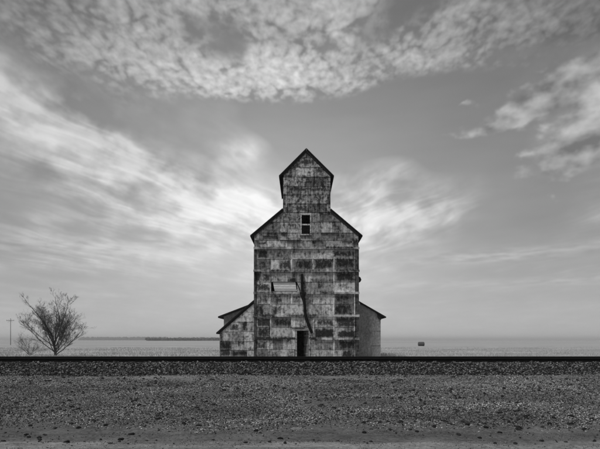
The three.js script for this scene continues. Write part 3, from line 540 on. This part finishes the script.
// ---------------------------------------------------------------- bare tree and shrub
function limbTube(points, r0, r1, sides) {                    // tapered tube through points
  const P = [], I = [], n = points.length, up = new THREE.Vector3(), t = new THREE.Vector3(), a = new THREE.Vector3(), b = new THREE.Vector3();
  for (let i = 0; i < n; i++) {
    t.subVectors(points[Math.min(i + 1, n - 1)], points[Math.max(i - 1, 0)]).normalize();
    up.set(0.13, 0.21, 1); a.crossVectors(t, up).normalize(); b.crossVectors(t, a);
    const r = mix(r0, r1, i / (n - 1));
    for (let k = 0; k < sides; k++) { const c = Math.cos(k / sides * 6.2832) * r, s = Math.sin(k / sides * 6.2832) * r; P.push(points[i].x + a.x * c + b.x * s, points[i].y + a.y * c + b.y * s, points[i].z + a.z * c + b.z * s); }
  }
  for (let i = 0; i < n - 1; i++) for (let k = 0; k < sides; k++) { const q = i * sides + k, w = i * sides + (k + 1) % sides; I.push(q, w, q + sides, w, w + sides, q + sides); }
  const g = new THREE.BufferGeometry(); g.setAttribute('position', new THREE.Float32BufferAttribute(P, 3)); g.setIndex(I); g.computeVertexNormals(); return g;
}
function growTree(seed, limbs, twigDensity) {                 // limbs: [[x,y,z]...] paths with start and end radius
  const r = rng(seed), thick = [], thin = [], v = (p) => new THREE.Vector3(...p);
  function twig(start, dir, len, rad, level) {
    const pts = [start.clone()], d = dir.clone(), n = level > 2 ? 3 : 5;
    for (let i = 0; i < n; i++) { d.x += (r() - 0.5) * 0.3; d.y += (r() - 0.5) * 0.22 + 0.05; d.z += (r() - 0.5) * 0.3; d.normalize(); pts.push(pts.at(-1).clone().addScaledVector(d, len / n)); }
    thin.push(limbTube(pts, rad, Math.max(rad * 0.35, 0.004), level > 1 ? 3 : 5));
    if (level < 4) sprout(pts, len, rad, level);
  }
  function sprout(pts, len, rad, level) {
    const count = Math.round((level === 0 ? 3.2 * len : level === 1 ? 7 : level === 2 ? 4 : 2.5) * twigDensity);
    for (let i = 0; i < count; i++) {
      const f = mix(level ? 0.15 : 0.22, 1, r()) * (pts.length - 1), k = Math.min(Math.floor(f), pts.length - 2), p = pts[k].clone().lerp(pts[k + 1], f - k);
      const t = new THREE.Vector3().subVectors(pts[k + 1], pts[k]).normalize(), o = new THREE.Vector3(r() - 0.5, (r() - 0.5) * 0.7, r() - 0.5).normalize();
      const dir = t.multiplyScalar(0.8).addScaledVector(o, 0.7); dir.y += 0.12; dir.normalize();
      const fr = f / (pts.length - 1), l = (level === 0 ? 1.5 : len * 0.58) * (0.5 + 0.8 * r()) * (1.15 - 0.45 * fr);
      twig(p, dir, l, Math.max(0.0045, (level === 0 ? mix(0.02, 0.011, fr) : rad * 0.55)), level + 1);
    }
  }
  for (const [path, r0, r1] of limbs) {
    const c = new THREE.CatmullRomCurve3(path.map(v)), n = 10, pts = c.getPoints(n).map((p, i) => i && i < n ? p.add(new THREE.Vector3((r() - 0.5) * 0.1, (r() - 0.5) * 0.06, (r() - 0.5) * 0.1)) : p);
    thick.push(limbTube(pts, r0, r1, 7)); sprout(pts, c.getLength(), r0, 0);
  }
  return [mergeGeometries(thick), mergeGeometries(thin)];
}
const barkMat = mat(0.075, 0.95), twigMat = mat(0.1, 0.95);
{
  const t = thing('bare_tree', 'bare spreading leafless tree left of the tower behind the track', 'tree', [-25.5, -0.05, -50]);
  const limbs = [
    [[[0, 0, 0], [-0.1, 1.2, 0], [-0.3, 2.2, 0.05], [-1.1, 3.5, 0.2], [-1.9, 4.6, 0.1], [-3.2, 6.1, 0.3]], 0.15, 0.022],
    [[[-0.12, 1.3, 0], [0.1, 2.6, -0.1], [0.4, 4.0, -0.3], [0.1, 5.4, -0.2], [0, 6.7, 0]], 0.09, 0.014],
    [[[-0.05, 1.4, 0], [0.6, 2.7, 0.3], [1.1, 4.0, 0.5], [1.7, 5.2, 0.7], [2.0, 6.3, 0.8]], 0.08, 0.014]], r = rng(15);
  for (let i = 0; i < 15; i++) {                               // a fan of thinner limbs from low on the trunk
    const a = i * 2.4 + r(), lean = 0.4 + 0.95 * r(), l = 3.5 + 2.3 * r() - lean * 0.5, y0 = 0.08 + 1.1 * r(), dx = Math.cos(a), dz = Math.sin(a) * 0.8, p = [];
    for (let k = 0; k <= 4; k++) { const f = k / 4; p.push([dx * lean * l * 0.75 * f * (1 - 0.15 * f), y0 + l * (0.75 * f + 0.1 * f * f) * (1.25 - 0.45 * lean), dz * lean * l * 0.75 * f]); }
    limbs.push([p, 0.055, 0.01]);
  }
  const [w, c] = growTree(4, limbs, 0.92);
  mesh('trunk', w, barkMat, t); mesh('crown', c, twigMat, t); t.scale.set(0.9, 0.93, 0.9);
}
{
  const t = thing('bare_shrub', 'low leafless shrub of thin stems beside the bare tree', 'shrub', [-29, -0.05, -51.5]), limbs = [], r = rng(77);
  for (let i = 0; i < 11; i++) { const a = r() * 6.3, l = 0.8 + 1.5 * r(), h = 1.0 + 1.8 * r(); limbs.push([[[0, 0, 0], [Math.cos(a) * l * 0.35, h * 0.4, Math.sin(a) * l * 0.35], [Math.cos(a) * l * 0.75, h * 0.75, Math.sin(a) * l * 0.75], [Math.cos(a) * l * 1.2, h, Math.sin(a) * l * 1.2]], 0.035, 0.01]); }
  const [w, c] = growTree(6, limbs, 0.55);
  mesh('stems', w, barkMat, t); mesh('crown', c, twigMat, t); t.scale.setScalar(0.66);
}
// ---------------------------------------------------------------- utility pole, hay bale
{
  const t = thing('utility_pole', 'lone wooden utility pole with one crossarm far out in the field', 'utility pole', [-95.3, -0.02, -158]);
  const m = mat(0.16, 0.95);
  const pole = new THREE.CylinderGeometry(0.075, 0.11, 8.8, 8); pole.translate(0, 4.4, 0); mesh('pole', pole, m, t);
  mesh('crossarm', box(2.5, 0.14, 0.12, 0, 8.05, 0.17), m, t);
  for (const s of [-1, 1]) { const b = box(0.05, 0.95, 0.03); b.rotateZ(s * 0.9); b.translate(s * 0.4, 7.72, 0.25); mesh('brace', b, m, t); }
  for (const x of [-1.15, -0.5, 0.5, 1.15]) { const g = new THREE.LatheGeometry([[0, 0], [0.03, 0], [0.03, 0.08], [0.07, 0.1], [0.06, 0.2], [0, 0.22]].map((p) => new THREE.Vector2(...p)), 8); g.translate(x, 8.12, 0.17); mesh('insulator', g, mat(0.2, 0.4), t); }
}
{
  const t = thing('hay_bale', 'small dark round hay bale alone in the field right of the tower', 'hay bale', [33.6, -0.03, -133]);
  const g = new THREE.LatheGeometry([[0, -0.82], [0.45, -0.82], [0.56, -0.78], [0.61, -0.66], [0.62, 0], [0.61, 0.66], [0.56, 0.78], [0.45, 0.82], [0, 0.82]].map((p) => new THREE.Vector2(...p)), 28), p = g.attributes.position;
  for (let i = 0; i < p.count; i++) { const a = Math.atan2(p.getZ(i), p.getX(i)), k = 1 + 0.06 * fbm(Math.cos(a) * 3, Math.sin(a) * 3 + p.getY(i) * 3, 3); p.setX(i, p.getX(i) * k); p.setZ(i, p.getZ(i) * k); }
  g.rotateZ(Math.PI / 2); g.translate(0, 0.55, 0); g.computeVertexNormals();
  mesh('straw_roll', g, mat(0.09, 1, { bumpMap: dirtBump, bumpScale: 0.03 }), t);
  for (const x of [-0.45, 0, 0.45]) { const w = new THREE.TorusGeometry(0.625, 0.012, 5, 28); w.rotateY(Math.PI / 2); w.translate(x, 0.55, 0); mesh('twine', w, mat(0.15, 1), t); }
}
// ---------------------------------------------------------------- far shelterbelt and hazy wood on the horizon
function woods(name, label, x0, x1, d, h, n, seed, tone) {
  const r = rng(seed), list = [], shapes = [1, 2, 3].map((k) => { const g = new THREE.IcosahedronGeometry(1, 2), p = g.attributes.position; for (let i = 0; i < p.count; i++) { const s = 1 + 0.6 * fbm(p.getX(i) * 2.5 + k * 9, p.getY(i) * 2.5 + p.getZ(i) * 2, 3); p.setXYZ(i, p.getX(i) * s, p.getY(i) * s, p.getZ(i) * s); } g.deleteAttribute('uv'); g.computeVertexNormals(); return g; });
  for (let i = 0; i < n; i++) { const x = mix(x0, x1, r()), z = d + (r() - 0.5) * 25, s = h * (0.26 + 0.2 * r()); list.push([x, h * (0.15 + 0.5 * r()), -z, s, tone * (0.8 + 0.4 * r()), (r() - 0.5), r() * 6.3]); }
  scatter(name, label, 'woodland', list, shapes, stoneMat);
}
woods('shelterbelt', 'dark low belt of trees on the horizon left of the tower', -365, -115, 1150, 7.5, 700, 41, 0.1);
woods('distant_wood', 'faint hazy line of woods on the far left horizon', -1650, -1000, 3600, 24, 500, 42, 0.1);

// ---------------------------------------------------------------- haze over the plain
scene.fog = new THREE.FogExp2(0xdddddd, 0.00027);

renderer.render(scene, camera);
